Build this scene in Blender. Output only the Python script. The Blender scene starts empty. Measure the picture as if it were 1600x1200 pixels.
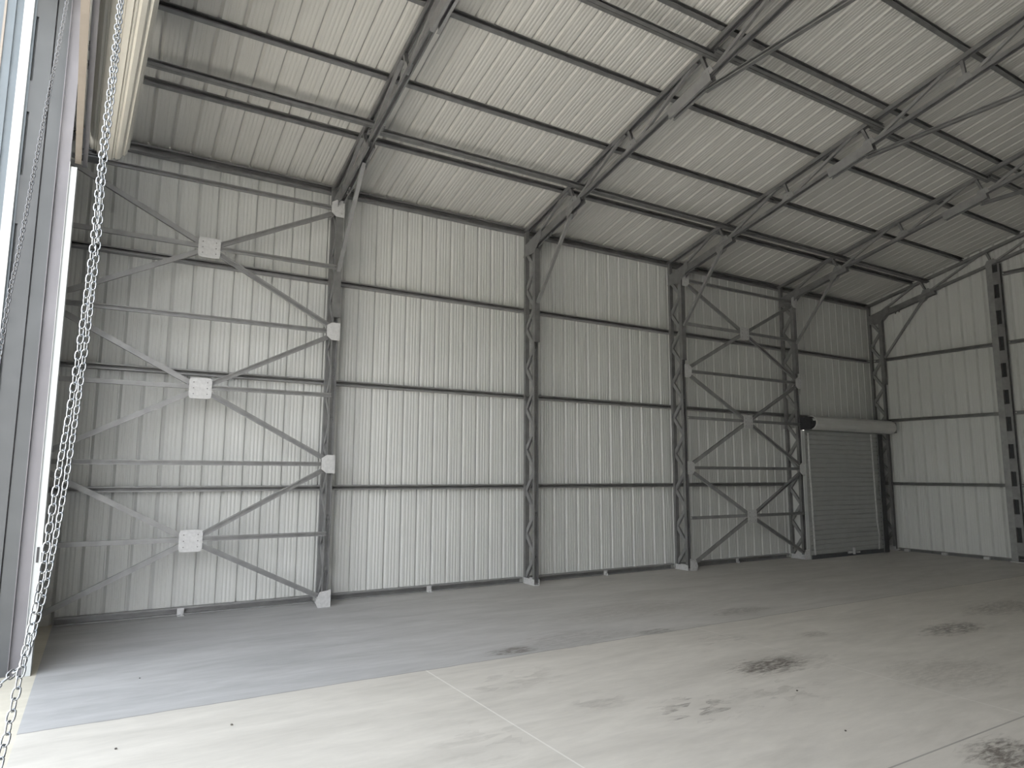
import bpy, math, random
from mathutils import Vector, Matrix
random.seed(7)
scene = bpy.context.scene
COL = scene.collection

# ------------------------------------------------------------------ geometry constants (metres)
BAY = 3.0                 # column spacing along the side wall (X)
NB = 5                    # bays
L_END = 15.105            # inner face of the end wall sheeting
X_FRONT = -0.12           # front gable sheeting
RIDGE_Y = -6.0
SPAN = -12.0
EAVE = 5.376
SL = 0.24
YO, YI = -0.10, -0.395    # outer and inner faces of the lattice columns
def roof_z(y, off=0.0):
    yy = y if y > RIDGE_Y else 2 * RIDGE_Y - y
    return EAVE - SL * yy + off

# ------------------------------------------------------------------ materials
def new_mat(name):
    m = bpy.data.materials.new(name); m.use_nodes = True
    nt = m.node_tree
    b = nt.nodes['Principled BSDF']
    return m, nt, b
def noise(nt, scale, detail=3, rough=0.55, vec=None, dist=0.0):
    n = nt.nodes.new('ShaderNodeTexNoise'); n.inputs['Scale'].default_value = scale
    n.inputs['Detail'].default_value = detail; n.inputs['Roughness'].default_value = rough
    n.inputs['Distortion'].default_value = dist
    if vec is not None: nt.links.new(vec, n.inputs['Vector'])
    return n
def ramp(nt, fac, stops):
    r = nt.nodes.new('ShaderNodeValToRGB')
    el = r.color_ramp.elements
    while len(el) < len(stops): el.new(0.5)
    for e, (p, c) in zip(el, stops):
        e.position = p
        e.color = (c[0], c[1], c[2], 1) if hasattr(c, '__len__') else (c, c, c, 1)
    nt.links.new(fac, r.inputs['Fac'])
    return r
def metal(name, c, metallic=0.5, rough=0.45, var=0.12, scale=9.0):
    m, nt, b = new_mat(name)
    tc = nt.nodes.new('ShaderNodeTexCoord')
    n = noise(nt, scale, 4, 0.6, tc.outputs['Object'])
    lo = tuple(x * (1 - var) for x in c); hi = tuple(min(1, x * (1 + var)) for x in c)
    r = ramp(nt, n.outputs['Fac'], [(0.3, lo), (0.7, hi)])
    nt.links.new(r.outputs['Color'], b.inputs['Base Color'])
    b.inputs['Metallic'].default_value = metallic
    n2 = noise(nt, scale * 4, 2, 0.5, tc.outputs['Object'])
    r2 = ramp(nt, n2.outputs['Fac'], [(0.3, rough - 0.08), (0.7, rough + 0.1)])
    nt.links.new(r2.outputs['Color'], b.inputs['Roughness'])
    return m
M = {}
M['steel'] = metal('galvanised_steel', (0.27, 0.27, 0.275), 0.6, 0.42, 0.18, 7)
M['steel_mid'] = metal('galvanised_light_steel', (0.335, 0.335, 0.34), 0.5, 0.45, 0.14, 9)
M['steel_bright'] = metal('bright_galvanised_plate', (0.66, 0.66, 0.67), 0.35, 0.5, 0.10, 30)
M['sheet'] = metal('wall_sheeting_paint', (0.665, 0.672, 0.662), 0.0, 0.38, 0.03, 1.3)
M['roof_sheet'] = metal('roof_sheeting_paint', (0.615, 0.606, 0.585), 0.0, 0.5, 0.04, 1.3)
M['shutter'] = metal('shutter_curtain_grey', (0.42, 0.43, 0.43), 0.15, 0.5, 0.05, 4)
M['shutter_roll'] = metal('shutter_roll_light_grey', (0.62, 0.62, 0.61), 0.1, 0.5, 0.04, 4)
M['strip'] = metal('pale_edge_strip', (0.72, 0.72, 0.72), 0.0, 0.6, 0.15, 20)
M['cream'] = metal('cream_colour_coated_sheet', (0.62, 0.60, 0.555), 0.0, 0.42, 0.03, 2)
M['beige'] = metal('beige_bottom_rail', (0.25, 0.22, 0.195), 0.1, 0.45, 0.05, 4)
M['white'] = metal('white_flashing', (0.48, 0.50, 0.515), 0.0, 0.5, 0.03, 6)
M['bluegrey'] = metal('blue_grey_flashing', (0.135, 0.16, 0.185), 0.1, 0.45, 0.06, 5)
M['jamb'] = metal('jamb_steel', (0.185, 0.18, 0.20), 0.1, 0.5, 0.12, 3)
M['jamb_dark'] = metal('jamb_steel_dark', (0.085, 0.09, 0.098), 0.1, 0.5, 0.12, 3)
M['black'] = metal('dark_gear_metal_and_gap_shade', (0.05, 0.05, 0.055), 0.4, 0.45, 0.2, 20)  # also the black that stands in for shade in gaps
M['chain'] = metal('zinc_plated_chain', (0.35, 0.365, 0.385), 0.9, 0.32, 0.1, 40)
M['chain_dark'] = metal('dull_steel_chain', (0.16, 0.16, 0.17), 0.9, 0.33, 0.3, 60)
M['pebble'] = metal('dark_pebble', (0.10, 0.09, 0.08), 0.0, 0.8, 0.3, 90)

M['blocker_green'] = metal('light_blocker_green', (0.06, 0.08, 0.035), 0.0, 0.8, 0.5, 1.0)  # for the added sky-blocking strip outside
def floor_material(apron=False):
    m, nt, b = new_mat('apron_concrete' if apron else 'floor_concrete')
    N = nt.nodes.new; LK = nt.links.new
    tc = N('ShaderNodeTexCoord'); P = tc.outputs['Object']
    sx = N('ShaderNodeSeparateXYZ'); LK(P, sx.inputs[0])
    def math_(op, a, bb=None, c=None):
        n = N('ShaderNodeMath'); n.operation = op
        for i, v in enumerate((a, bb, c)):
            if v is None: continue
            if isinstance(v, (int, float)): n.inputs[i].default_value = v
            else: LK(v, n.inputs[i])
        return n.outputs[0]
    def mix(fac, a, bb, mode='MIX'):
        n = N('ShaderNodeMix'); n.data_type = 'RGBA'; n.blend_type = mode
        if isinstance(fac, (int, float)): n.inputs[0].default_value = fac
        else: LK(fac, n.inputs[0])
        for i, v in ((6, a), (7, bb)):
            if hasattr(v, 'links') or hasattr(v, 'node'): LK(v, n.inputs[i])
            else: n.inputs[i].default_value = (v[0], v[1], v[2], 1)
        return n.outputs[2]
    # trowel streaks run along X
    mp = N('ShaderNodeMapping'); mp.inputs['Scale'].default_value = (0.55, 2.2, 1); LK(P, mp.inputs[0])
    mp.inputs['Rotation'].default_value = (0, 0, math.radians(-28))
    big = noise(nt, 1.5, 5, 0.6, mp.outputs[0], 0.6)
    fine = noise(nt, 7.0, 6, 0.65, mp.outputs[0], 0.3)
    if apron:
        base = ramp(nt, big.outputs['Fac'], [(0.3, (0.60, 0.56, 0.47)), (0.7, (0.70, 0.66, 0.57))]).outputs[0]
    else:
        main = ramp(nt, big.outputs['Fac'], [(0.28, (0.555, 0.528, 0.485)), (0.72, (0.68, 0.648, 0.597))]).outputs[0]
        strip = ramp(nt, big.outputs['Fac'], [(0.28, (0.385, 0.384, 0.388)), (0.72, (0.525, 0.522, 0.528))]).outputs[0]
        wob = noise(nt, 2.0, 3, 0.6, P)
        yy = math_('ADD', sx.outputs['Y'], math_('MULTIPLY', math_('SUBTRACT', wob.outputs['Fac'], 0.5), 0.06))
        side = math_('GREATER_THAN', yy, -3.40)
        # the strip pour and the main pour grow alike (dust) towards the far end
        dust = N('ShaderNodeMapRange'); dust.inputs[1].default_value = 2.5; dust.inputs[2].default_value = 7.0
        dust.inputs[3].default_value = 1.0; dust.inputs[4].default_value = 0.35; LK(sx.outputs['X'], dust.inputs[0])
        base = mix(math_('MULTIPLY', side, dust.outputs[0]), main, strip)
    base = mix(0.5, base, ramp(nt, fine.outputs['Fac'], [(0.25, 0.74), (0.75, 1.0)]).outputs[0], 'MULTIPLY')
    if not apron:
        def line(coord, at, w):
            return math_('LESS_THAN', math_('ABSOLUTE', math_('SUBTRACT', coord, at)), w)
        inmain = math_('LESS_THAN', sx.outputs['Y'], -3.40)
        # pale filled saw cuts across the slab
        cuts = None
        for at, wd, st in ((2.975, 0.006, 0.6), (6.0, 0.008, 0.28)):
            l = math_('MULTIPLY', line(sx.outputs['X'], at, wd), st)
            cuts = l if cuts is None else math_('MAXIMUM', cuts, l)
        base = mix(math_('MULTIPLY', cuts, inmain), base, (0.80, 0.78, 0.74))
        # dark joints along the slab
        jl = math_('MAXIMUM', line(yy, -3.40, 0.007), line(sx.outputs['Y'], -6.35, 0.006))
        base = mix(math_('MULTIPLY', jl, 0.6), base, (0.16, 0.155, 0.15))
        # oil and wear stains
        stain_n = noise(nt, 6.0, 5, 0.7, mp.outputs[0], 1.2)
        chips = N('ShaderNodeTexVoronoi'); chips.inputs['Scale'].default_value = 11.0
        cm = N('ShaderNodeMapping'); cm.inputs['Scale'].default_value = (0.6, 1.5, 1); LK(P, cm.inputs[0]); LK(cm.outputs[0], chips.inputs['Vector'])
        chipm = ramp(nt, chips.outputs['Color'], [(0.52, 0.0), (0.6, 1.0)]).outputs[0]
        sm = N('ShaderNodeMapping'); sm.inputs['Scale'].default_value = (1.0, 3.4, 1); sm.inputs['Rotation'].default_value = (0, 0, math.radians(-30)); LK(P, sm.inputs[0])
        streak = noise(nt, 9.0, 4, 0.7, sm.outputs[0], 0.4)
        streakm = ramp(nt, streak.outputs['Fac'], [(0.38, 0.15), (0.58, 1.0)]).outputs[0]
        stains = [  # x, y, rx, ry, strength, use chips
            (5.50, -4.71, 0.40, 0.19, 1.0, 0), (5.62, -4.74, 0.62, 0.26, 0.3, 0), (4.20, -5.15, 0.34, 0.24, 0.60, 1),
            (3.88, -3.24, 0.28, 0.12, 0.9, 0), (5.51, -3.32, 0.30, 0.10, 0.55, 0), (8.29, -4.78, 0.55, 0.20, 0.8, 0),
            (5.17, -6.66, 0.36, 0.28, 0.95, 0), (3.72, -4.70, 0.24, 0.19, 0.28, 1), (5.00, -5.2, 0.45, 0.3, 0.25, 1),
            (6.82, -4.20, 0.20, 0.12, 0.4, 0), (10.1, -4.5, 0.9, 0.25, 0.5, 0), (7.1, -3.05, 0.5, 0.15, 0.45, 0),
            (3.46, -3.95, 0.5, 0.3, 0.22, 1), (5.84, -3.92, 0.4, 0.2, 0.22, 1), (2.7, -4.9, 0.35, 0.4, 0.15, 1),
            (6.6, -5.6, 0.7, 0.4, 0.25, 0), (4.6, -3.15, 0.8, 0.3, 0.25, 0), (6.0, -2.4, 1.2, 0.4, 0.2, 0)]
        for (x, y, rx, ry, st, ch) in stains:
            dx = math_('DIVIDE', math_('SUBTRACT', sx.outputs['X'], x), rx)
            dy = math_('DIVIDE', math_('SUBTRACT', sx.outputs['Y'], y), ry)
            d = math_('SQRT', math_('ADD', math_('MULTIPLY', dx, dx), math_('MULTIPLY', dy, dy)))
            d = math_('ADD', d, math_('MULTIPLY', math_('SUBTRACT', stain_n.outputs['Fac'], 0.5), 1.7))
            k = N('ShaderNodeMapRange'); k.inputs[1].default_value = 1.05; k.inputs[2].default_value = 0.55
            k.inputs[3].default_value = 0.0; k.inputs[4].default_value = st; LK(d, k.inputs[0])
            f = math_('MULTIPLY', k.outputs[0], streakm)
            if ch: f = math_('MULTIPLY', f, chipm)
            base = mix(f, base, (0.135, 0.118, 0.105))
    LK(base, b.inputs['Base Color'])
    b.inputs['Roughness'].default_value = 0.62
    bp = N('ShaderNodeBump'); bp.inputs['Strength'].default_value = 0.12; bp.inputs['Distance'].default_value = 0.01
    LK(fine.outputs['Fac'], bp.inputs['Height']); LK(bp.outputs[0], b.inputs['Normal'])
    return m
M['floor'] = floor_material()
M['apron'] = floor_material(True)
M['ground'] = metal('outside_ground', (0.50, 0.48, 0.43), 0.0, 0.8, 0.15, 0.6)

# ------------------------------------------------------------------ mesh builder
WORLD = {}      # object name -> world location
def rect(w, h, a0=None, b0=None):
    a0 = -w / 2 if a0 is None else a0; b0 = -h / 2 if b0 is None else b0
    return [(a0, b0), (a0 + w, b0), (a0 + w, b0 + h), (a0, b0 + h)]
def cee(w, h, t=0.004, lip=0.012, flip=False):
    """lipped channel: web along b at a=-w/2, open towards +a; centred"""
    a0, a1, b0, b1 = -w / 2, w / 2, -h / 2, h / 2
    p = [(a0, b0), (a1, b0), (a1, b0 + lip), (a1 - t, b0 + lip), (a1 - t, b0 + t), (a0 + t, b0 + t),
         (a0 + t, b1 - t), (a1 - t, b1 - t), (a1 - t, b1 - lip), (a1, b1 - lip), (a1, b1), (a0, b1)]
    if flip: p = [(-a, b) for a, b in reversed(p)]
    return p
def hat(w, h, t=0.004, lip=0.014):
    """channel web at top (b=+h/2), open towards -b"""
    return [(b, -a) for a, b in reversed(cee(h, w, t, lip))]
def ell(w, h, t=0.004):
    return [(0, 0), (w, 0), (w, t), (t, t), (t, h), (0, h)]
class MB:
    def __init__(s): s.v = []; s.f = []
    def sweep(s, p0, p1, prof, up=(0, 0, 1), ends=True):
        p0, p1 = Vector(p0), Vector(p1); d = (p1 - p0).normalized()
        side = d.cross(Vector(up)).normalized(); u = side.cross(d)
        n = len(prof); o = len(s.v)
        for P in (p0, p1):
            for a, b in prof: s.v.append(P + side * a + u * b)
        for i in range(n):
            j = (i + 1) % n
            s.f.append((o + i, o + j, o + n + j, o + n + i))
        if ends:
            s.f.append(tuple(o + i for i in reversed(range(n)))); s.f.append(tuple(o + n + i for i in range(n)))
        return s
    def box(s, lo, hi):
        x0, y0, z0 = lo; x1, y1, z1 = hi; o = len(s.v)
        s.v += [Vector(q) for q in ((x0, y0, z0), (x1, y0, z0), (x1, y1, z0), (x0, y1, z0), (x0, y0, z1), (x1, y0, z1), (x1, y1, z1), (x0, y1, z1))]
        s.f += [tuple(o + i for i in q) for q in ((0, 3, 2, 1), (4, 5, 6, 7), (0, 1, 5, 4), (1, 2, 6, 5), (2, 3, 7, 6), (3, 0, 4, 7))]
        return s
    def prism(s, pts, d):
        o = len(s.v); n = len(pts); d = Vector(d)
        s.v += [Vector(q) for q in pts] + [Vector(q) + d for q in pts]
        s.f.append(tuple(o + i for i in range(n))); s.f.append(tuple(o + n + i for i in reversed(range(n))))
        for i in range(n):
            j = (i + 1) % n; s.f.append((o + j, o + i, o + n + i, o + n + j))
        return s
    def tube(s, p0, p1, r, n=16):
        return s.sweep(p0, p1, [(r * math.cos(2 * math.pi * i / n), r * math.sin(2 * math.pi * i / n)) for i in range(n)],
                       (0, 0, 1) if abs((Vector(p1) - Vector(p0)).normalized().z) < 0.9 else (1, 0, 0))
    def bolt(s, p, nrm, r=0.012, h=0.008):
        p = Vector(p); return s.tube(p, p + Vector(nrm).normalized() * h, r, 6)
    def mesh(s, name, mat, origin=(0, 0, 0)):
        me = bpy.data.meshes.new(name); O = Vector(origin)
        me.from_pydata([tuple(v - O) for v in s.v], [], s.f)
        import bmesh
        bm = bmesh.new(); bm.from_mesh(me); bmesh.ops.recalc_face_normals(bm, faces=bm.faces); bm.to_mesh(me); bm.free()
        me.materials.append(M[mat]); me.update()
        return me
    def build(s, name, mat, parent=None, loc=None, bevel=0.0, smooth=False):
        org = WORLD[parent.name] if parent else Vector(loc or (0, 0, 0))
        me = s.mesh(name, mat, org)
        o = bpy.data.objects.new(name, me); COL.objects.link(o)
        if parent: o.parent = parent
        else: o.location = org
        WORLD[o.name] = Vector(org)
        if smooth:
            for p in me.polygons: p.use_smooth = True
        if bevel:
            md = o.modifiers.new('bevel', 'BEVEL'); md.width = bevel; md.segments = 2; md.limit_method = 'ANGLE'
        return o
def tag(o, label=None, cat=None, group=None, kind=None):
    if label: o['label'] = label
    if cat: o['category'] = cat
    if group: o['group'] = group
    if kind: o['kind'] = kind
    return o
def empty(name, loc, label, cat, group=None):
    o = bpy.data.objects.new(name, None); COL.objects.link(o); o.location = loc
    o.empty_display_size = 0.1
    WORLD[o.name] = Vector(loc)
    return tag(o, label, cat, group)
def kids(o): return [c for c in bpy.data.objects if c.parent == o]
def copy_tree(o, parent=None, loc=None):
    c = o.copy(); COL.objects.link(c)
    if parent: c.parent = parent
    if loc is not None: c.location = loc
    WORLD[c.name] = Vector(loc) if loc is not None else (WORLD[parent.name] if parent else WORLD[o.name])
    for ch in kids(o): copy_tree(ch, c)
    return c

# ------------------------------------------------------------------ sheeting
PITCH = 0.2245
def sheet_points(a0, a1, off=0.0, fl=0.003):
    """(along, outward) pairs of the ribbed sheet: a deep trapezoid rib, then three shallow flutes per pitch"""
    prof = [(0.0, 0.0), (0.003, 0.034), (0.017, 0.034), (0.046, 0.0)]
    for c in (0.088, 0.130, 0.172):
        prof += [(c - 0.014, 0.0), (c - 0.006, fl), (c + 0.006, fl), (c + 0.014, 0.0)]
    out = [(a0, 0.0)]; k = math.floor((a0 - off) / PITCH) - 1
    while off + k * PITCH < a1:
        for da, d in prof:
            a = off + k * PITCH + da
            if a0 < a < a1: out.append((a, d))
        k += 1
    out.append((a1, 0.0))
    return out
def strip_mesh(mb, lows, highs):
    o = len(mb.v); n = len(lows)
    mb.v += [Vector(q) for q in lows] + [Vector(q) for q in highs]
    for i in range(n - 1): mb.f.append((o + i, o + i + 1, o + n + i + 1, o + n + i))
def finish_sheet(mb, name, mat):
    me = bpy.data.meshes.new(name); me.from_pydata([tuple(v) for v in mb.v], [], mb.f); me.materials.append(M[mat]); me.update()
    o = bpy.data.objects.new(name, me); COL.objects.link(o)
    md = o.modifiers.new('thickness', 'SOLIDIFY'); md.thickness = 0.002; md.offset = 0
    return tag(o, kind='structure')
RIB = 3.205 - 14 * PITCH - 0.024
# side wall (left), with the shutter opening left out
mb = MB()
for a0, a1, z0 in ((-0.14, 12.05, -0.03), (12.05, 14.46, 2.425), (14.46, 15.13, 0.0)):
    pts = sheet_points(a0, a1, RIB)
    strip_mesh(mb, [(a, d, z0) for a, d in pts], [(a, d, roof_z(0) + 0.03) for a, d in pts])
finish_sheet(mb, 'wall_left', 'sheet')
# far end wall
mb = MB()
pts = sheet_points(-12.05, 0.05, 0.05)
ridge_in = sorted(pts + [(RIDGE_Y, 0.0)])
strip_mesh(mb, [(L_END + d, a, 0.0) for a, d in ridge_in], [(L_END + d, a, roof_z(min(a, 0.0)) + 0.035) for a, d in ridge_in])
finish_sheet(mb, 'wall_back', 'sheet')
# right wall
mb = MB(); pts = sheet_points(-0.14, 15.13, RIB)
strip_mesh(mb, [(a, SPAN - d, 0.0) for a, d in pts], [(a, SPAN - d, roof_z(0) + 0.03) for a, d in pts])
finish_sheet(mb, 'wall_right', 'sheet')
# front gable round the big door opening
DOOR_L, DOOR_R, DOOR_H = -1.92, -9.5, 5.8
mb = MB()
for y0, y1, z0 in ((-12.0, DOOR_R, 0.0), (DOOR_R, DOOR_L, DOOR_H), (DOOR_L, 0.03, -0.03)):
    pts = sheet_points(y0, y1, 0.05)
    if y0 < RIDGE_Y < y1: pts = sorted(pts + [(RIDGE_Y, 0.0)])
    strip_mesh(mb, [(X_FRONT - d, a, z0) for a, d in pts], [(X_FRONT - d, a, roof_z(min(a, 0.0)) + 0.035) for a, d in pts])
finish_sheet(mb, 'wall_front', 'sheet')
# roof sheeting
mb = MB(); pts = sheet_points(-0.35, 15.2, RIB + 0.1, 0.003)
nz = 1 / math.sqrt(1 + SL * SL)
strip_mesh(mb, [(a, 0.12 + d * nz * SL, EAVE - SL * 0.12 + d * nz) for a, d in pts], [(a, RIDGE_Y, EAVE - SL * RIDGE_Y + d * nz) for a, d in pts])
strip_mesh(mb, [(a, RIDGE_Y, EAVE - SL * RIDGE_Y + d * nz) for a, d in pts], [(a, SPAN - 0.12 - d * nz * SL, EAVE - SL * 0.12 + d * nz) for a, d in pts])
finish_sheet(mb, 'ceiling', 'roof_sheet')
# floor slab, door apron, ground outside
tag(MB().box((0.30, SPAN - 0.03, -0.15), (15.13, 0.03, 0.0)).build('floor', 'floor'), kind='structure')
tag(MB().box((-1.6, -11.0, -0.15), (0.30, -1.2, -0.002)).build('concrete_apron', 'apron'), kind='structure')
tag(MB().box((-0.25, -1.2, -0.15), (0.30, 0.03, -0.001)).build('concrete_plinth', 'apron'), kind='structure')
tag(MB().box((-45, -50, -0.35), (60, 40, -0.16)).build('ground', 'ground'), kind='structure')
tag(MB().box((-45, -50, -0.16), (-1.61, 40, -0.02)).build('yard_surface', 'ground'), kind='structure')

# reveal boards added to stop daylight leaking between the side wall and roller shutter
tag(MB().box((12.045, -0.425, 0.0), (12.055, 0.0, 2.46)).build('light_seal_1', 'sheet'), kind='structure')
tag(MB().box((14.448, -0.375, 0.0), (14.458, 0.0, 2.46)).build('light_seal_2', 'sheet'), kind='structure')
tag(MB().box((12.045, -0.43, 2.455), (14.465, 0.0, 2.465)).build('light_seal_3', 'shutter'), kind='structure')
import bmesh as _bm
hb = MB(); pts = []  # unseen tree-shaped strip added to keep low sky light off the far end
for i in range(60):
    y = -50 + i * 1.6
    pts.append((y, 5.2 + 1.1 * math.sin(i * 1.3) + 0.8 * math.sin(i * 0.47 + 1)))
o_ = len(hb.v)
for (y, h) in pts:
    hb.v += [Vector((-26, y, -0.2)), Vector((-26.6, y, h * 0.6)), Vector((-27.6, y, h)), Vector((-29, y, -0.2))]
for i in range(len(pts) - 1):
    for k in range(3): hb.f.append((o_ + 4 * i + k, o_ + 4 * i + 4 + k, o_ + 4 * i + 5 + k, o_ + 4 * i + 1 + k))
tag(hb.build('horizon_light_blocker', 'blocker_green'), kind='structure')
# ------------------------------------------------------------------ lattice columns
def lattice_column(label):
    t = empty('lattice_column', (0, 0, 0), label, 'column', 'lattice columns along the side wall')
    top_o = roof_z(YO) - 0.09
    top_i = 4.98
    MB().sweep((0, (YO - 0.025), 0.03), (0, (YO - 0.025), top_o), cee(0.05, 0.07, 0.005, 0.014), (1, 0, 0)).build('outer_chord', 'steel', t)
    MB().sweep((0, YI + 0.025, 0.03), (0, YI + 0.025, top_i), cee(0.05, 0.075, 0.005, 0.014, True), (1, 0, 0)).build('inner_chord', 'steel', t)
    MB().sweep((0, YI - 0.012, 3.50), (0, YI - 0.012, 4.93), cee(0.034, 0.088, 0.005, 0.02), (1, 0, 0)).build('chord_sleeve', 'steel', t)
    n = 16; z0 = 0.10; dz = 0.303
    for i in range(n):
        ya, yb = (YO - 0.035, YI + 0.035) if i % 2 == 0 else (YI + 0.035, YO - 0.035)
        MB().sweep((0, ya, z0 + i * dz), (0, yb, z0 + (i + 1) * dz), cee(0.055, 0.036, 0.004, 0.008, i % 2 == 0), (1, 0, 0)).build('lacing_bar', 'steel_mid', t)
    b = MB().box((-0.045, YI - 0.012, 0.0), (0.045, YO - 0.01, 0.012))
    b.box((-0.047, YI - 0.01, 0.012), (-0.041, YO - 0.02, 0.085)); b.box((0.041, YI - 0.01, 0.012), (0.047, YO - 0.02, 0.085))
    b.bolt((-0.047, YI + 0.03, 0.05), (-1, 0, 0)); b.bolt((-0.047, YO - 0.06, 0.05), (-1, 0, 0))
    b.build('base_shoe', 'steel_bright', t)
    return t
col_labels = [
    'lattice steel column mostly hidden behind the door jamb at far left',
    'nearest full lattice steel column, at the right edge of the large cross-braced bay',
    'lattice steel column standing between the two unbraced wall bays',
    'lattice steel column at the left edge of the far cross-braced bay',
    'lattice steel column directly left of the grey roller shutter',
    'lattice steel column in the far corner, right of the roller shutter']
columns = []
base = lattice_column(col_labels[0])
for i, lb in enumerate(col_labels):
    c = base if i == 0 else copy_tree(base)
    c['label'] = lb; c.location = (i * BAY, 0, 0); WORLD[c.name] = Vector((i * BAY, 0, 0)); columns.append(c)

# ------------------------------------------------------------------ roof trusses
TOPN = [-0.12, -1.25, -2.50, -3.73, -4.98, -6.0]
BOTN = [-0.36, -1.38, -2.60, -3.84, -5.02]
def zt(y): return roof_z(y, -0.122)
def zb(y): return roof_z(y, -0.405) - 0.02 * max(0.0, min(1.0, (-2.6 - (y if y > RIDGE_Y else 2 * RIDGE_Y - y)) / 1.2))
RN = Vector((0, SL, 1)).normalized(); RN2 = Vector((0, -SL, 1)).normalized()
def roof_truss(label):
    t = empty('roof_truss', (0, 0, 0), label, 'truss', 'lattice roof trusses')
    for s in (0, 1):
        def Y(y): return y if s == 0 else 2 * RIDGE_Y - y
        n = RN if s == 0 else RN2
        def P(y, z): return (0, Y(y), z)
        MB().sweep(P(-0.08, zt(-0.08)), P(-5.99, zt(-5.99)), hat(0.07, 0.055, 0.005, 0.016), n).build('top_chord', 'steel', t)
        MB().sweep(P(-0.30, zb(-0.30)), P(-5.95, zb(-5.95)), hat(0.07, 0.05, 0.005, 0.016), n).build('bottom_chord', 'steel', t)
        # long diagonals and short posts
        for i in range(5):
            MB().sweep(P(BOTN[i] if i else -0.24, zb(BOTN[i]) + 0.0 if i else 5.02), P(TOPN[i + 1] + 0.05, zt(TOPN[i + 1] + 0.05)), cee(0.036, 0.036, 0.004, 0.008), (1, 0, 0)).build('web_diagonal', 'steel_mid', t)
        for i in range(1, 5):
            MB().sweep(P(TOPN[i] - 0.03, zt(TOPN[i])), P(BOTN[i] - 0.02, zb(BOTN[i])), cee(0.036, 0.040, 0.004, 0.008, True), (1, 0, 0)).build('web_post', 'steel', t)
        # gusset plates at the bottom nodes
        for i in range(1, 5):
            y = BOTN[i]; z = zb(y)
            q = [P(y + 0.11, z - 0.02 - SL * 0.11), P(y - 0.11, z - 0.02 + SL * 0.11), P(y - 0.07, z + 0.09), P(y + 0.05, z + 0.07)]
            g = MB()
            for x in (-0.041, 0.037): g.prism([(x, a[1], a[2]) for a in q], (0.004, 0, 0))
            g.bolt((-0.041, Y(y), z + 0.03), (-1, 0, 0), 0.009); g.build('gusset_plate', 'steel_mid', t)
        # deep haunch at the column and the spliced length before the tie
        h = MB(); h.sweep(P(-0.34, zb(-0.34) - 0.055), P(-1.56, zb(-1.56) - 0.055), hat(0.085, 0.085, 0.006, 0.02), n)
        for yy in (-0.72, -0.80):
            h.bolt(P(yy, zb(yy) - 0.075 - 0.03), (-0.2, 0, -1), 0.014, 0.035)
        h.build('haunch', 'steel', t)
        MB().sweep(P(-3.26, zb(-3.26) - 0.035), P(-3.90, zb(-3.90) - 0.035), hat(0.092, 0.135, 0.005, 0.03), n).build('splice', 'steel_mid', t)
        k = MB()
        for x in (-0.046, 0.042):
            k.prism([(x, Y(-0.10), 4.86), (x, Y(-0.40), 4.86), (x, Y(-0.60), roof_z(-0.60, -0.46)), (x, Y(-0.60), roof_z(-0.60, -0.34)), (x, Y(-0.16), 5.05)], (0.004, 0, 0))
        k.build('knee_plate', 'steel', t)
    z = zb(-3.84) - 0.135
    MB().sweep((0, -3.80, z), (0, -8.20, z), cee(0.045, 0.05, 0.004, 0.012), (0, 0, 1)).build('collar_tie', 'steel', t)
    return t
truss_labels = [
    'nearest roof truss, crossing the top of the picture above the first full column',
    'second roof truss, rising from the column between the two unbraced bays',
    'third roof truss, rising from the column left of the far cross bracing',
    'fourth roof truss, rising from the column left of the roller shutter',
    'end roof truss lying close against the far end wall']
trusses = []
base = roof_truss(truss_labels[0])
for i, lb in enumerate(truss_labels):
    c = base if i == 0 else copy_tree(base)
    c['label'] = lb; c.location = ((i + 1) * BAY, 0, 0); WORLD[c.name] = Vector(((i + 1) * BAY, 0, 0)); trusses.append(c)

# knee braces between column and haunch
def knee(label):
    t = empty('knee_brace', (0, YI, 4.10), label, 'brace', 'knee braces under the roof trusses')
    MB().sweep((0, YI - 0.035, 4.09), (0, -1.30, zb(-1.30) - 0.10), cee(0.04, 0.045, 0.004, 0.010), (1, 0, 0)).build('brace_bar', 'steel_mid', t)
    g = MB()
    for x in (-0.046, 0.042): g.prism([(x, -1.22, zb(-1.22) - 0.06), (x, -1.40, zb(-1.40) - 0.06), (x, -1.36, zb(-1.36) - 0.13), (x, -1.25, zb(-1.25) - 0.155)], (0.004, 0, 0))
    g.build('end_plate', 'steel_mid', t)
    return t
kb = knee('')
kl = ['slim diagonal knee brace at the top of the nearest full column',
      'slim diagonal knee brace on the column between the two unbraced bays',
      'slim diagonal knee brace on the column left of the far cross bracing',
      'slim diagonal knee brace on the column left of the roller shutter',
      'slim diagonal knee brace in the far corner against the end wall']
for i, lb in enumerate(kl):
    c = kb if i == 0 else copy_tree(kb)
    c['label'] = lb; c.location = ((i + 1) * BAY, YI, 4.10)

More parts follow.
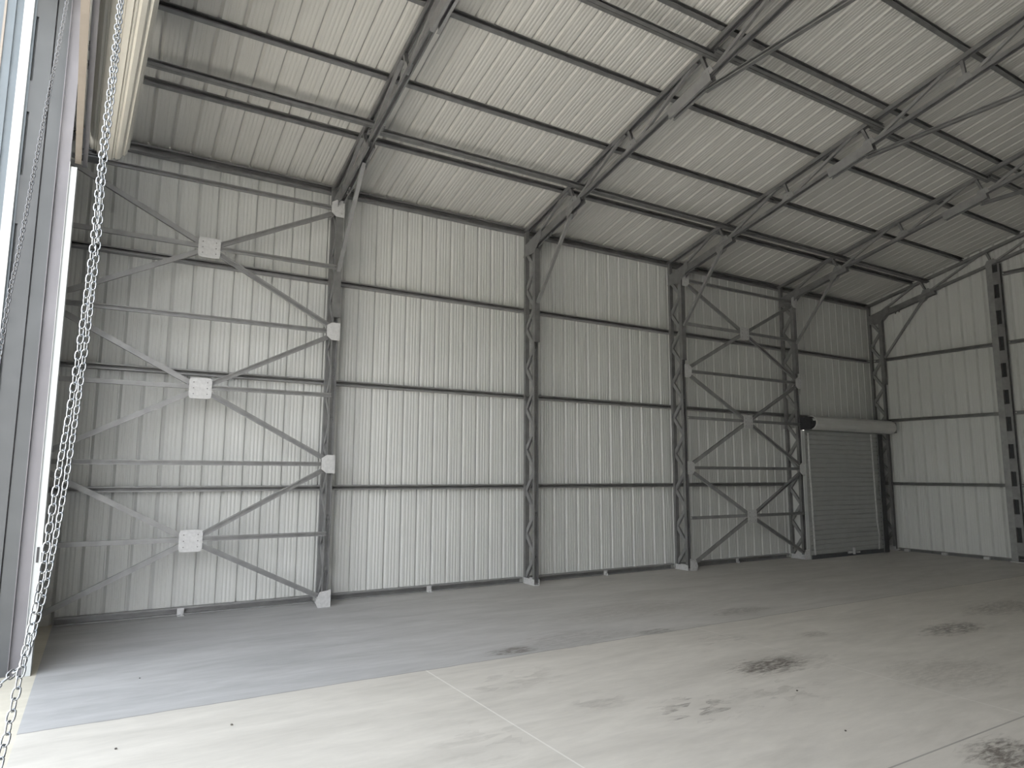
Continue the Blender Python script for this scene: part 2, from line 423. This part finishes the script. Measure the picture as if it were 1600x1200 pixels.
# ------------------------------------------------------------------ purlins, struts
PX0, PX1 = -0.10, 15.09
def purlin(y, label, h=0.075, w=0.05):
    c = Vector((PX0, y, roof_z(y))) - RN * (h / 2 + 0.003)
    mbp = MB().sweep(c, (PX1, c.y, c.z), cee(w, h, 0.004, 0.014), RN)
    return tag(mbp.build('purlin', 'steel', None, (PX0, c.y, c.z)), label, 'purlin', 'roof purlins')
for y, lb in ((-1.08, 'lowest roof purlin above the side wall, just below the doubled strut'),
              (-2.07, 'second roof purlin up the slope, above the doubled lower strut'),
              (-3.07, 'third roof purlin up the slope, below the upper strut'),
              (-4.07, 'fourth roof purlin up the slope, just above the upper strut'),
              (-5.06, 'highest roof purlin in view, at the top right')):
    purlin(y, lb)
tag(MB().sweep((PX0, -5.86, roof_z(-5.86) - 0.045), (PX1, -5.86, roof_z(-5.86) - 0.045), cee(0.06, 0.08, 0.004, 0.014), RN).build('ridge_purlin', 'steel', None, (PX0, -5.86, roof_z(-5.86) - 0.045)),
    'thick dark purlin beside the ridge at the top right corner', 'purlin')
# eave purlin in the wall and roof corner
mbp = MB().sweep((-0.1, -0.055, 5.29), (PX1, -0.055, 5.29), cee(0.09, 0.10, 0.004, 0.02), (0, 0, 1))
tag(mbp.build('eave_purlin', 'steel', None, (-0.1, -0.055, 5.29)), 'steel eave purlin along the top of the corrugated side wall', 'purlin')
bay_names = ['left bay with the large cross bracing', 'first unbraced bay, right of the nearest column', 'second unbraced bay', 'far cross-braced bay', 'roller shutter bay']
def strut(x0, x1, y, label, off=-0.175):
    t = empty('roof_strut', (x0, y, roof_z(y, off)), label, 'strut', 'doubled struts under the truss top chords')
    for k in (-1, 1):
        c = Vector((0, y, roof_z(y, off))) + Vector((0, -1, SL)).normalized() * (k * 0.020)
        MB().sweep((x0, c.y, c.z), (x1, c.y, c.z), cee(0.036, 0.05, 0.004, 0.010, k < 0), RN).build('channel', 'steel', t)
for i in range(5):
    strut(i * BAY + (-0.1 if i == 0 else 0.02), i * BAY + BAY + (0.16 if i < 4 else 0.0), -1.51 if i == 0 else (-1.43 if i % 2 else -1.42), 'lower doubled roof strut over the ' + bay_names[i])
    strut(i * BAY + 0.02, i * BAY + BAY + (0.16 if i < 4 else 0.0), -3.87 if i % 2 else -3.93, 'higher doubled roof strut over the ' + bay_names[i])

# ------------------------------------------------------------------ girts and base channels
GZ = [1.385, 2.72, 4.044]
lev = ['lowest', 'middle', 'top']
for b in range(5):
    for k, z in enumerate(GZ):
        if b == 4 and k < 1:
            continue
        x0, x1 = b * BAY + 0.0, b * BAY + BAY
        if b == 0: x0 = -0.09
        if b == 4: x1 -= 0.0
        o = MB().sweep((x0 + 0.003, -0.051, z), (x1 - 0.003, -0.051, z), cee(0.096, 0.062, 0.004, 0.016), (0, 0, 1)).build('wall_girt', 'steel_mid', None, (x0, -0.051, z))
        if b == 4 and k == 1:
            lb = 'horizontal wall girt just above the roller shutter roll'
        elif b == 4:
            lb = 'horizontal wall girt high above the roller shutter'
        else:
            lb = '%s horizontal wall girt in the %s' % (lev[k], bay_names[b])
        tag(o, lb, 'girt', 'side wall girts')
for b in range(5):
    x0, x1 = b * BAY + (0.31 if b == 0 else 0.05), b * BAY + BAY - 0.05
    segs = [(x0, x1)] if b < 4 else [(14.62, 14.93)]
    for (a, c) in segs:
        t = empty('base_channel', (a, -0.05, 0.0), 'steel floor channel along the foot of the ' + bay_names[b] if b < 4 else 'short steel floor channel in the corner right of the roller shutter', 'channel', 'floor channels at the wall foot')
        MB().sweep((a, -0.052, 0.04), (c, -0.052, 0.04), cee(0.09, 0.078, 0.004, 0.014), (0, 0, 1)).build('rail', 'steel_mid', t)
        if b < 4:
            xm = b * BAY + 1.48
            g = MB().box((xm - 0.035, -0.16, 0.0), (xm + 0.035, -0.099, 0.006)); g.box((xm - 0.035, -0.104, 0.006), (xm + 0.035, -0.0985, 0.075))
            g.bolt((xm + 0.01, -0.135, 0.006), (0, 0, 1), 0.012, 0.02); g.bolt((xm + 0.01, -0.104, 0.045), (0, -1, 0), 0.011, 0.012)
            g.build('anchor_clip', 'steel_bright', t)

# ------------------------------------------------------------------ cross bracing
YB = YI - 0.022
def cross(x0, zl, zc, zh, label):
    xm = x0 + 1.5
    t = empty('cross_brace', (xm, YB, zc), label, 'brace', 'cross braces on the inner column faces')
    for (xa, za) in ((x0 + 0.105, zl + 0.078), (x0 + 2.895, zl + 0.078), (x0 + 0.105, zh - 0.078), (x0 + 2.895, zh - 0.078)):
        d = Vector((xa - xm, 0, za - zc)).normalized()
        MB().sweep((xm + d.x * 0.10, YB - 0.018, zc + d.z * 0.10), (xa, YB - 0.018, za), cee(0.034, 0.056, 0.004, 0.012), (0, 0, 1)).build('diagonal_bar', 'steel_mid', t)
    for s in (-1, 1):
        MB().sweep((xm + s * 0.09, YB - 0.018, zc + 0.015), (xm + s * (1.5 - 0.03), YB - 0.018, zc + 0.015), cee(0.034, 0.05, 0.004, 0.012), (0, 0, 1)).build('horizontal_bar', 'steel_mid', t)
    w, n = 0.105, 0.012
    q = []
    for (a, b) in ((-1, -1), (1, -1), (1, 1), (-1, 1)):      # square plate with clipped, flared corners
        q += [(a * (w + 0.012), b * (w - 0.03)), (a * (w + 0.004), b * (w + 0.004)), (a * (w - 0.03), b * (w + 0.012))] if a * b > 0 else [(a * (w - 0.03), b * (w + 0.012)), (a * (w + 0.004), b * (w + 0.004)), (a * (w + 0.012), b * (w - 0.03))]
    g = MB().prism([(xm + a, YB - 0.040, zc + b) for a, b in q], (0, 0.005, 0))
    pl = g.build('centre_plate', 'steel_bright', t)
    pl['label'] = 'pale square gusset plate'
    bl = MB()
    for a in (-0.07, 0.07):
        for b in (-0.065, 0.0, 0.065): bl.bolt((xm + a, YB - 0.040, zc + b), (0, -1, 0), 0.007, 0.004)
    bl.build('bolt_heads', 'steel', pl)
LV = [0.06, 1.675, 3.31, 4.90]
CZ = [0.835, 2.50, 4.12]
for b, where in ((0, 'in the large near bay at left'), (3, 'in the far bay left of the roller shutter')):
    for k, nm in enumerate(('lowest', 'middle', 'topmost')):
        cross(b * BAY, LV[k], CZ[k], LV[k + 1], '%s X-shaped steel cross brace %s' % (nm, where))
    for k, nm in ((1, 'lower'), (2, 'upper'), (3, 'topmost')):
        z = LV[k]
        tag(MB().sweep((b * BAY + 0.09, YB - 0.018, z), (b * BAY + 2.91, YB - 0.018, z), cee(0.034, 0.052, 0.004, 0.012), (0, 0, 1)).build('bracing_strut', 'steel_mid', None, (b * BAY, YB - 0.018, z)),
            '%s full-width horizontal strut between cross braces %s' % (nm, where), 'strut', 'horizontal struts between the cross braces')
    for ci, s in ((b, 1), (b + 1, -1)):
        for z in LV:
            x = ci * BAY
            zz = max(z, 0.10)
            if z < 0.2: q = [(0.05, -0.10), (-0.10, -0.10), (-0.13, -0.03), (-0.08, 0.08), (0.05, 0.10)]
            else: q = [(0.042, -0.11), (-0.06, -0.11), (-0.12, -0.06), (-0.12, 0.07), (-0.06, 0.11), (0.042, 0.11)]
            g = MB().prism([(x - a * s, YB - 0.041, zz + c) for a, c in q], (0, 0.005, 0))
            for a, c in ((-0.07, -0.05), (-0.07, 0.05), (0.01, 0.06), (0.01, -0.06)):
                g.bolt((x - a * s, YB - 0.041, zz + c), (0, -1, 0), 0.009, 0.012)
            pl = g.build('gusset_plate', 'steel_bright', columns[ci])
            pl['label'] = 'pale bracing gusset'

# ------------------------------------------------------------------ end wall framing
t = empty('end_wall_post', (15.0, -2.63, 0.0), 'battened twin-channel steel post standing against the far end wall', 'post')
zt_post = zb(-2.63) - 0.02
MB().sweep((15.0, -2.575, 0.02), (15.0, -2.575, zt_post), cee(0.11, 0.09, 0.005, 0.02), (1, 0, 0)).build('channel', 'steel_mid', t)
MB().box((15.03, -2.735, 0.02), (15.034, -2.61, zt_post)).build('gap_shade_sheet', 'black', t)  # black sheet added so the gaps between battens look shaded
MB().sweep((15.0, -2.735, 0.02), (15.0, -2.735, zt_post), cee(0.036, 0.09, 0.005, 0.012, True), (1, 0, 0)).build('channel', 'steel', t)
k = 0
for i in range(11):
    z = 0.12 + i * 0.505
    MB().box((14.954, -2.722, z), (14.96, -2.625, z + 0.24)).build('batten_plate', 'steel', t)
MB().box((14.93, -2.78, 0), (15.07, -2.50, 0.015)).build('base_plate', 'steel_bright', t)
for k, z in enumerate(GZ + [5.37]):
    for (y0, y1, wh) in ((-0.16, -2.53, 'between the far corner and the twin-channel post'), (-2.76, -11.95, 'right of the twin-channel post')):
        if k == 3:
            if y0 > -1: continue
            lb = 'highest girt on the far end wall, meeting the post just under the truss'
        else:
            lb = '%s girt on the far end wall %s' % (lev[k], wh)
        o = MB().sweep((15.052, y0, z), (15.052, y1, z), cee(0.096, 0.06, 0.004, 0.016), (0, 0, 1)).build('end_wall_girt', 'steel', None, (15.052, y0, z))
        tag(o, lb, 'girt', 'far end wall girts')
t = empty('end_base_channel', (15.05, -0.2, 0), 'steel floor channel along the foot of the far end wall', 'channel')
MB().sweep((15.055, -0.42, 0.03), (15.055, -11.9, 0.03), cee(0.08, 0.055, 0.004, 0.014), (0, 0, 1)).build('rail', 'steel', t)
for y in (-0.62, -1.35, -2.1):
    MB().box((14.96, y - 0.05, 0.0), (15.014, y + 0.05, 0.045)).build('anchor_clip', 'steel_bright', t)

# ------------------------------------------------------------------ far roller shutter
t = empty('roller_shutter', (13.3, -0.45, 0.0), 'closed grey roller shutter with a light roll above, in the far left wall bay', 'roller shutter')
X0, X1 = 12.075, 14.44
YC = -0.44
pr = []
z = 0.07; pit = 0.0905
while z < 2.46:
    pr += [(z, 0.0), (z + 0.010, -0.012), (z + 0.050, -0.016), (z + 0.078, -0.012), (z + 0.084, 0.0)]
    z += pit
mbc = MB()
strip_mesh(mbc, [(X0, YC + d, zz) for zz, d in pr], [(X1, YC + d, zz) for zz, d in pr])
strip_mesh(mbc, [(X0, YC + d + 0.004, zz) for zz, d in reversed(pr)], [(X1, YC + d + 0.004, zz) for zz, d in reversed(pr)])
mbc.build('curtain', 'shutter', t)
br = MB().sweep((X0, YC - 0.01, 0.035), (X1, YC - 0.01, 0.035), rect(0.05, 0.07), (0, 0, 1)).build('bottom_rail', 'jamb_dark', t)
lt = MB().box((13.18, YC - 0.06, 0.05), (13.30, YC - 0.035, 0.085)); lt.box((13.34, YC - 0.07, 0.03), (13.38, YC - 0.035, 0.15)); lt.box((13.44, YC - 0.055, 0.045), (13.56, YC - 0.035, 0.075))
lt.build('slide_lock', 'steel_bright', br)
rl = MB()
n = 28; R = 0.135; cy, cz = -0.53, 2.555
rl.sweep((12.17, cy, cz), (14.83, cy, cz), [((R + 0.004 * (i % 2)) * math.cos(2 * math.pi * i / n), (R + 0.004 * (i % 2)) * math.sin(2 * math.pi * i / n)) for i in range(n)], (0, 0, 1))
ro = rl.build('roll', 'shutter_roll', t); ro['label'] = 'pale rolled curtain drum'
gb = MB(); gb.tube((12.05, cy, cz), (12.17, cy, cz), 0.115, 20); gb.box((12.03, cy - 0.10, cz - 0.14), (12.05, -0.40, cz + 0.10))
gr = gb.build('end_gear', 'black', t); gr['label'] = 'dark end gear'
MB().tube((12.085, cy - 0.10, cz + 0.05), (12.13, cy - 0.13, cz + 0.05), 0.024, 10).build('gear_boss', 'steel_bright', gr)
gb = MB(); gb.tube((14.83, cy, cz), (14.87, cy, cz), 0.10, 20); gb.box((14.87, cy - 0.10, cz - 0.12), (14.885, -0.40, cz + 0.10)); gb.build('end_bracket', 'steel', t)
MB().sweep((14.50, YC - 0.0, 0.0), (14.50, YC - 0.0, 2.40), cee(0.11, 0.14, 0.006, 0.02), (1, 0, 0)).build('guide', 'black', t)
MB().sweep((14.40, YC - 0.045, 0.0), (14.40, YC - 0.045, 2.40), rect(0.012, 0.03), (1, 0, 0)).build('guide_edge', 'steel', t)
MB().sweep((12.055, YC - 0.0, 0.0), (12.055, YC - 0.0, 2.40), cee(0.06, 0.03, 0.005, 0.010), (1, 0, 0)).build('guide', 'shutter', t)
for (xa, seg) in ((12.155, [(2.36, 0), (1.6, 0.004), (1.3, 0.018), (0.8, 0.02), (0.42, 0.03), (0.22, 0.03), (0.03, 0.045)]), (14.22, [(2.40, 0), (1.75, 0.012), (1.2, 0.02), (0.6, 0.03), (0.34, 0.075), (0.2, 0.05), (0.03, 0.035)])):
    mbx = MB()
    for (za, da), (zb_, db) in zip(seg[:-1], seg[1:]):
        mbx.sweep((xa + da, YC - 0.022, za), (xa + db, YC - 0.022, zb_), rect(0.005, 0.045), (1, 0, 0))
    ob = mbx.build('edge_strip', 'strip', t); ob['label'] = 'pale crinkled edge strip'

# ------------------------------------------------------------------ big front roller door: roll, rail, guide
t = empty('roller_door', (0.45, -1.9, 0.0), 'big front roller door rolled up in a cream ribbed drum at upper left', 'roller door')
cx, cz, R = 0.468, 4.585, 0.150
TILT = 0.041
def skew(m_):
    for v in m_.v: v.x += TILT * max(0.0, -1.68 - v.y)
    return m_
prof = []
nr = 13
for k in range(nr):
    a0 = 2 * math.pi * k / nr
    for f, dr in ((0.0, 0.0), (0.10, 0.018), (0.55, 0.018), (0.66, 0.0), (0.74, 0.009), (0.84, 0.009), (0.90, 0.0)):
        a = a0 + f * 2 * math.pi / nr
        prof.append(((R + dr) * math.cos(a + 0.25), (R + dr) * math.sin(a + 0.25)))
inner = [(0.10 * math.cos(2 * math.pi * i / len(prof) + 0.25), 0.10 * math.sin(2 * math.pi * i / len(prof) + 0.25)) for i in range(len(prof))]
mbd = MB(); n = len(prof)
for y in (-1.68, -9.6):
    mbd.v += [Vector((cx + a, y, cz + b)) for a, b in prof]; mbd.v += [Vector((cx + a, y, cz + b)) for a, b in inner]
for i in range(n):
    j = (i + 1) % n
    mbd.f.append((i, j, 2 * n + j, 2 * n + i)); mbd.f.append((n + i, n + j, j, i)); mbd.f.append((2 * n + i, 2 * n + j, 3 * n + j, 3 * n + i))
    mbd.f.append((n + j, n + i, 3 * n + i, 3 * n + j))
d = skew(mbd).build('roll', 'cream', t); d['label'] = 'cream ribbed door roll'
skew(MB().tube((cx, -1.55, cz), (cx, -9.7, cz), 0.045, 14)).build('axle', 'steel', t)
g = MB().tube((cx, -1.63, cz), (cx, -1.615, cz), 0.13, 20); g.box((0.22, -1.64, cz - 0.17), (cx, -1.62, cz + 0.10)); g.box((0.25, -1.76, cz - 0.205), (0.40, -1.62, cz - 0.19)); g.box((0.26, -1.72, cz - 0.165), (0.40, -1.69, cz - 0.155)); g.box((0.26, -1.72, cz - 0.125), (0.38, -1.69, cz - 0.115))
g.build('end_bracket', 'jamb_dark', t)
r_ = skew(MB().sweep((0.252, -1.97, 4.235), (0.252, -9.4, 4.235), rect(0.045, 0.06), (0, 0, 1)))
r_.build('bottom_rail', 'beige', t)
skew(MB().sweep((0.302, -1.80, 4.30), (0.302, -9.4, 4.30), cee(0.035, 0.10, 0.004, 0.012), (0, 0, 1))).build('rail_angle', 'jamb', t)
# curtain edge hanging between rail and roll
skew(MB().box((0.262, -9.4, 4.27), (0.267, -1.97, 4.62))).build('curtain_edge', 'cream', t)
gd = MB()
gd.box((0.225, -2.00, 0.0), (0.262, -1.99, 4.16)); gd.box((0.256, -1.99, 0.0), (0.262, -1.86, 4.16)); gd.box((0.208, -1.99, 0.0), (0.225, -1.985, 4.16)); gd.box((0.206, -2.005, 0.0), (0.210, -1.985, 4.20))
gd.build('guide', 'white', t)['label'] = 'white guide channel'
MB().box((0.230, -2.004, 0.86), (0.246, -1.9995, 0.98)).build('guide_slot', 'black', t)

# unseen fascia added above the roll to block the light there
tag(skew(MB().prism([(0.455, -1.95, 4.66), (0.455, -9.5, 4.66), (0.455, -9.5, roof_z(-9.5) + 0.01), (0.455, RIDGE_Y, roof_z(RIDGE_Y) + 0.01), (0.455, -1.95, roof_z(-1.95) + 0.01)], (0.006, 0, 0))).build('light_seal_4', 'sheet'), kind='structure')
tag(MB().prism([(-0.12, -9.5, 0.0), (0.78, -9.5, 0.0), (0.78, -9.5, roof_z(-9.5)), (-0.12, -9.5, roof_z(-9.5))], (0, -0.01, 0)).build('trim_5', 'sheet'), kind='structure')
# door jamb: welded run of upright channels seen edge on
t = empty('door_jamb', (0.05, -1.95, 0.0), 'tall upright steel door jamb of side-by-side channels at the left edge', 'door jamb')
def upright(name, x0, x1, y, mat, ztop=5.80, depth=0.07, z0=0.0):
    return MB().box((x0, y, z0), (x1, y + depth, ztop)).build(name, mat, t)
m_ = MB(); m_.box((0.112, -1.955, 0.0), (0.206, -1.95, 4.35)); m_.box((0.112, -1.985, 0.0), (0.117, -1.955, 5.80)); m_.box((0.112, -1.95, 4.35), (0.206, -1.945, 5.80))
m_.build('inner_channel', 'jamb', t)
upright('centre_web', 0.018, 0.112, -1.945, 'jamb_dark')
upright('shadow_groove', 0.008, 0.018, -1.93, 'black')  # black bar stands in for the shade in the gap
sc = MB(); sc.box((-0.112, -1.955, 0.0), (0.008, -1.88, 5.80)); sc.box((-0.130, -1.925, 0.0), (-0.112, -1.88, 5.80))
zz = [0.0, 1.30, 1.85, 2.15, 2.70, 2.98, 3.60, 4.02, 4.58, 4.86, 5.45, 5.80]
for a, b in zip(zz[0::2], zz[1::2]): sc.box((-0.130, -1.955, a), (-0.112, -1.925, b))
sc.build('slotted_channel', 'jamb_dark', t)
upright('white_flashing', -0.215, -0.148, -1.99, 'white', 5.80)
upright('flashing_return', -0.148, -0.130, -1.96, 'bluegrey', 5.80)
for (a, b, y) in ((-0.27, -0.215, -1.965), (-0.33, -0.27, -1.985), (-0.345, -0.33, -2.0), (-0.47, -0.345, -1.97)):
    upright('outer_flashing', a, b, y, 'bluegrey' if b - a > 0.02 else 'beige', 5.80)

# ------------------------------------------------------------------ chains
def link_mesh(P=0.030, d=0.0052, seg=14, ring=6):
    """one stadium-shaped chain link, long axis Z, lying in XZ"""
    me = bpy.data.meshes.new('link'); v = []; f = []
    W = 0.0105; Lh = P / 2 + d / 2 - W
    pts = []
    for i in range(seg):
        a = 2 * math.pi * i / seg
        x, z = W * math.cos(a), W * math.sin(a)
        z += Lh if z > 1e-6 else (-Lh if z < -1e-6 else 0)
        pts.append(Vector((x, 0, z)))
    # duplicate straight sides cleanly
    for i, p in enumerate(pts):
        tn = (pts[(i + 1) % seg] - pts[i - 1]).normalized(); nn = Vector((0, 1, 0)); bb = tn.cross(nn)
        for k in range(ring):
            a = 2 * math.pi * k / ring
            v.append(p + (nn * math.cos(a) + bb * math.sin(a)) * d / 2)
    for i in range(seg):
        for k in range(ring):
            f.append((i * ring + k, ((i + 1) % seg) * ring + k, ((i + 1) % seg) * ring + (k + 1) % ring, i * ring + (k + 1) % ring))
    me.from_pydata([tuple(q) for q in v], [], f); me.materials.append(M['chain'])
    for p in me.polygons: p.use_smooth = True
    me.update(); return me, v, f
LINK, LV_, LF_ = link_mesh()
LINKS = {'chain': LINK, 'chain_dark': LINK.copy()}
LINKS['chain_dark'].materials[0] = M['chain_dark']
def path_points(pts, step):
    P = [Vector(q) for q in pts]; 
    # smooth (Catmull-Rom) then walk
    fine = []
    for i in range(len(P) - 1):
        a, b, c, d = P[max(i - 1, 0)], P[i], P[i + 1], P[min(i + 2, len(P) - 1)]
        for k in range(24):
            u = k / 24
            fine.append(0.5 * ((2 * b) + (c - a) * u + (2 * a - 5 * b + 4 * c - d) * u * u + (3 * b - a - 3 * c + d) * u ** 3))
    fine.append(P[-1])
    out = []; acc = 0; need = 0
    for p, q in zip(fine[:-1], fine[1:]):
        l = (q - p).length
        while need <= acc + l:
            out.append((p.lerp(q, (need - acc) / l), (q - p).normalized())); need += step
        acc += l
    return out
def make_chain(name, strands, label, indiv, mat='chain', P=0.030, roll0=0.4):
    first = Vector(strands[0][0])
    t = empty(name, tuple(first), label, 'chain')
    mats = []
    for st in strands:
        for i, (p, d) in enumerate(path_points(st, P)):
            q = d.to_track_quat('Z', 'Y')
            rot = q.to_matrix() @ Matrix.Rotation((roll0 + (math.pi / 2 if i % 2 else 0) + 0.10 * math.sin(i * 0.37)), 3, 'Z')
            mats.append((p, rot))
    cam = Vector((0.635, -8.633, 1.579))
    order = sorted(range(len(mats)), key=lambda i: (mats[i][0] - cam).length)
    for i in order[:indiv]:
        p, r = mats[i]
        o = bpy.data.objects.new('link', LINKS[mat]); COL.objects.link(o); o.parent = t
        o.matrix_local = Matrix.Translation(p - first) @ r.to_4x4()
    rest = order[indiv:]
    if rest:
        v = []; f = []
        for i in rest:
            p, r = mats[i]; o = len(v)
            v += [tuple(p - first + r @ q) for q in LV_]; f += [tuple(o + k for k in q) for q in LF_]
        me = bpy.data.meshes.new('chain_links'); me.from_pydata(v, [], f); me.materials.append(M[mat])
        for q in me.polygons: q.use_smooth = True
        o = bpy.data.objects.new('chain_links', me); COL.objects.link(o); o.parent = t; o['kind'] = 'stuff'
    return t
S1 = [(0.552, -5.33, 4.25), (0.554, -5.40, 3.95), (0.556, -5.482, 3.588), (0.553, -5.597, 3.199), (0.545, -5.698, 2.768), (0.546, -5.789, 2.41), (0.539, -5.84, 2.157), (0.53, -5.909, 1.873), (0.515, -5.977, 1.612), (0.506, -6.038, 1.431), (0.498, -6.092, 1.262), (0.482, -6.168, 1.076), (0.473, -6.231, 0.979), (0.464, -6.305, 0.877), (0.458, -6.34, 0.827), (0.445, -6.389, 0.74)]
S2 = [(0.548, -4.99, 4.40), (0.550, -5.078, 4.051), (0.552, -5.105, 3.83), (0.553, -5.217, 3.405), (0.546, -5.312, 2.928), (0.549, -5.374, 2.534), (0.545, -5.412, 2.249), (0.533, -5.497, 1.868), (0.523, -5.571, 1.617), (0.51, -5.614, 1.406), (0.495, -5.692, 1.212), (0.476, -5.774, 1.055), (0.456, -5.842, 0.96), (0.434, -5.884, 0.939), (0.407, -5.924, 0.922), (0.365, -5.955, 0.905)]
S3 = [(0.208, -3.33, 5.2), (0.204, -3.371, 5.01), (0.200, -3.45, 4.764), (0.184, -3.596, 4.252), (0.168, -3.748, 3.775), (0.158, -3.908, 3.332), (0.153, -4.079, 2.922), (0.148, -4.161, 2.713), (0.141, -4.244, 2.513), (0.137, -4.315, 2.223), (0.127, -4.374, 1.885)]
make_chain('hoist_chain', [S1, S2], 'bright zinc hoist chain hanging as a doubled loop in front of the cream roll', 100)
make_chain('pull_chain', [S3], 'thin dark pull chain hanging against the steel jamb at the left edge', 100, 'chain_dark')

# ------------------------------------------------------------------ bits on the floor
def pebble(x, y, r, label):
    import bmesh
    bm = bmesh.new(); bmesh.ops.create_icosphere(bm, subdivisions=2, radius=r)
    for v in bm.verts:
        v.co *= 1 + random.uniform(-0.18, 0.18); v.co.z *= 0.6
    zmin = min(v.co.z for v in bm.verts)
    for v in bm.verts: v.co.z -= zmin
    me = bpy.data.meshes.new('pebble'); bm.to_mesh(me); bm.free(); me.materials.append(M['pebble'])
    o = bpy.data.objects.new('pebble', me); COL.objects.link(o); o.location = (x, y, 0)
    tag(o, label, 'pebble', 'specks lying on the floor')
pebble(0.81, -3.95, 0.008, 'tiny dark pebble on the pale slab near the bottom left, closest to the chain')
pebble(1.44, -3.89, 0.008, 'tiny dark pebble on the pale slab just below the grey strip')
pebble(0.99, -2.50, 0.006, 'tiny dark speck on the grey strip of floor')
pebble(4.69, -5.91, 0.007, 'dark speck alone on the pale slab at the lower right')
pebble(5.11, -5.26, 0.008, 'dark speck below the large brown stain')

# ------------------------------------------------------------------ camera
f_px = 1054.06
cam = bpy.data.cameras.new('camera'); co = bpy.data.objects.new('camera', cam); COL.objects.link(co)
cam.sensor_fit = 'HORIZONTAL'; cam.sensor_width = 36.0; cam.lens = f_px * 36 / 1600; cam.clip_start = 0.05; cam.clip_end = 300
r = Vector((0.8570137280434362, -0.5152790012736594, 0.003875666589271122))
u = Vector((-0.0705707303232602, -0.10991642045771291, 0.9914323741614477))
fw = Vector((0.5104382841899036, 0.8499446637047516, 0.13056349670977663))
m4 = Matrix((r, u, -fw)).transposed().to_4x4(); m4.translation = (0.6351658, -8.6328570, 1.5788267)
co.matrix_world = m4
scene.camera = co

# ------------------------------------------------------------------ daylight
w = bpy.data.worlds.new('sky'); scene.world = w; w.use_nodes = True
nt = w.node_tree; bg = nt.nodes['Background']
# hazy sky: bright band above the horizon, deeper towards the zenith
tcw = nt.nodes.new('ShaderNodeTexCoord'); sw = nt.nodes.new('ShaderNodeSeparateXYZ'); nt.links.new(tcw.outputs['Generated'], sw.inputs[0])
rw = ramp(nt, sw.outputs['Z'], [(0.0, (0.95, 0.96, 0.97)), (0.45, (0.95, 0.975, 1.0)), (0.72, (0.52, 0.57, 0.63)), (0.97, (0.24, 0.29, 0.35))])
nt.links.new(rw.outputs['Color'], bg.inputs['Color']); bg.inputs['Strength'].default_value = 1.0
sun = bpy.data.lights.new('sun', 'SUN'); so = bpy.data.objects.new('sun', sun); COL.objects.link(so)
sun.energy = 4.6; sun.angle = math.radians(3); sun.color = (1.0, 0.95, 0.88)
so.rotation_euler = Vector((-0.12, -0.72, -0.75)).to_track_quat('-Z', 'Y').to_euler()
scene.view_settings.view_transform = 'Standard'; scene.view_settings.look = 'None'
scene.view_settings.exposure = 2.65; scene.view_settings.gamma = 1.0; scene.view_settings.use_curve_mapping = False
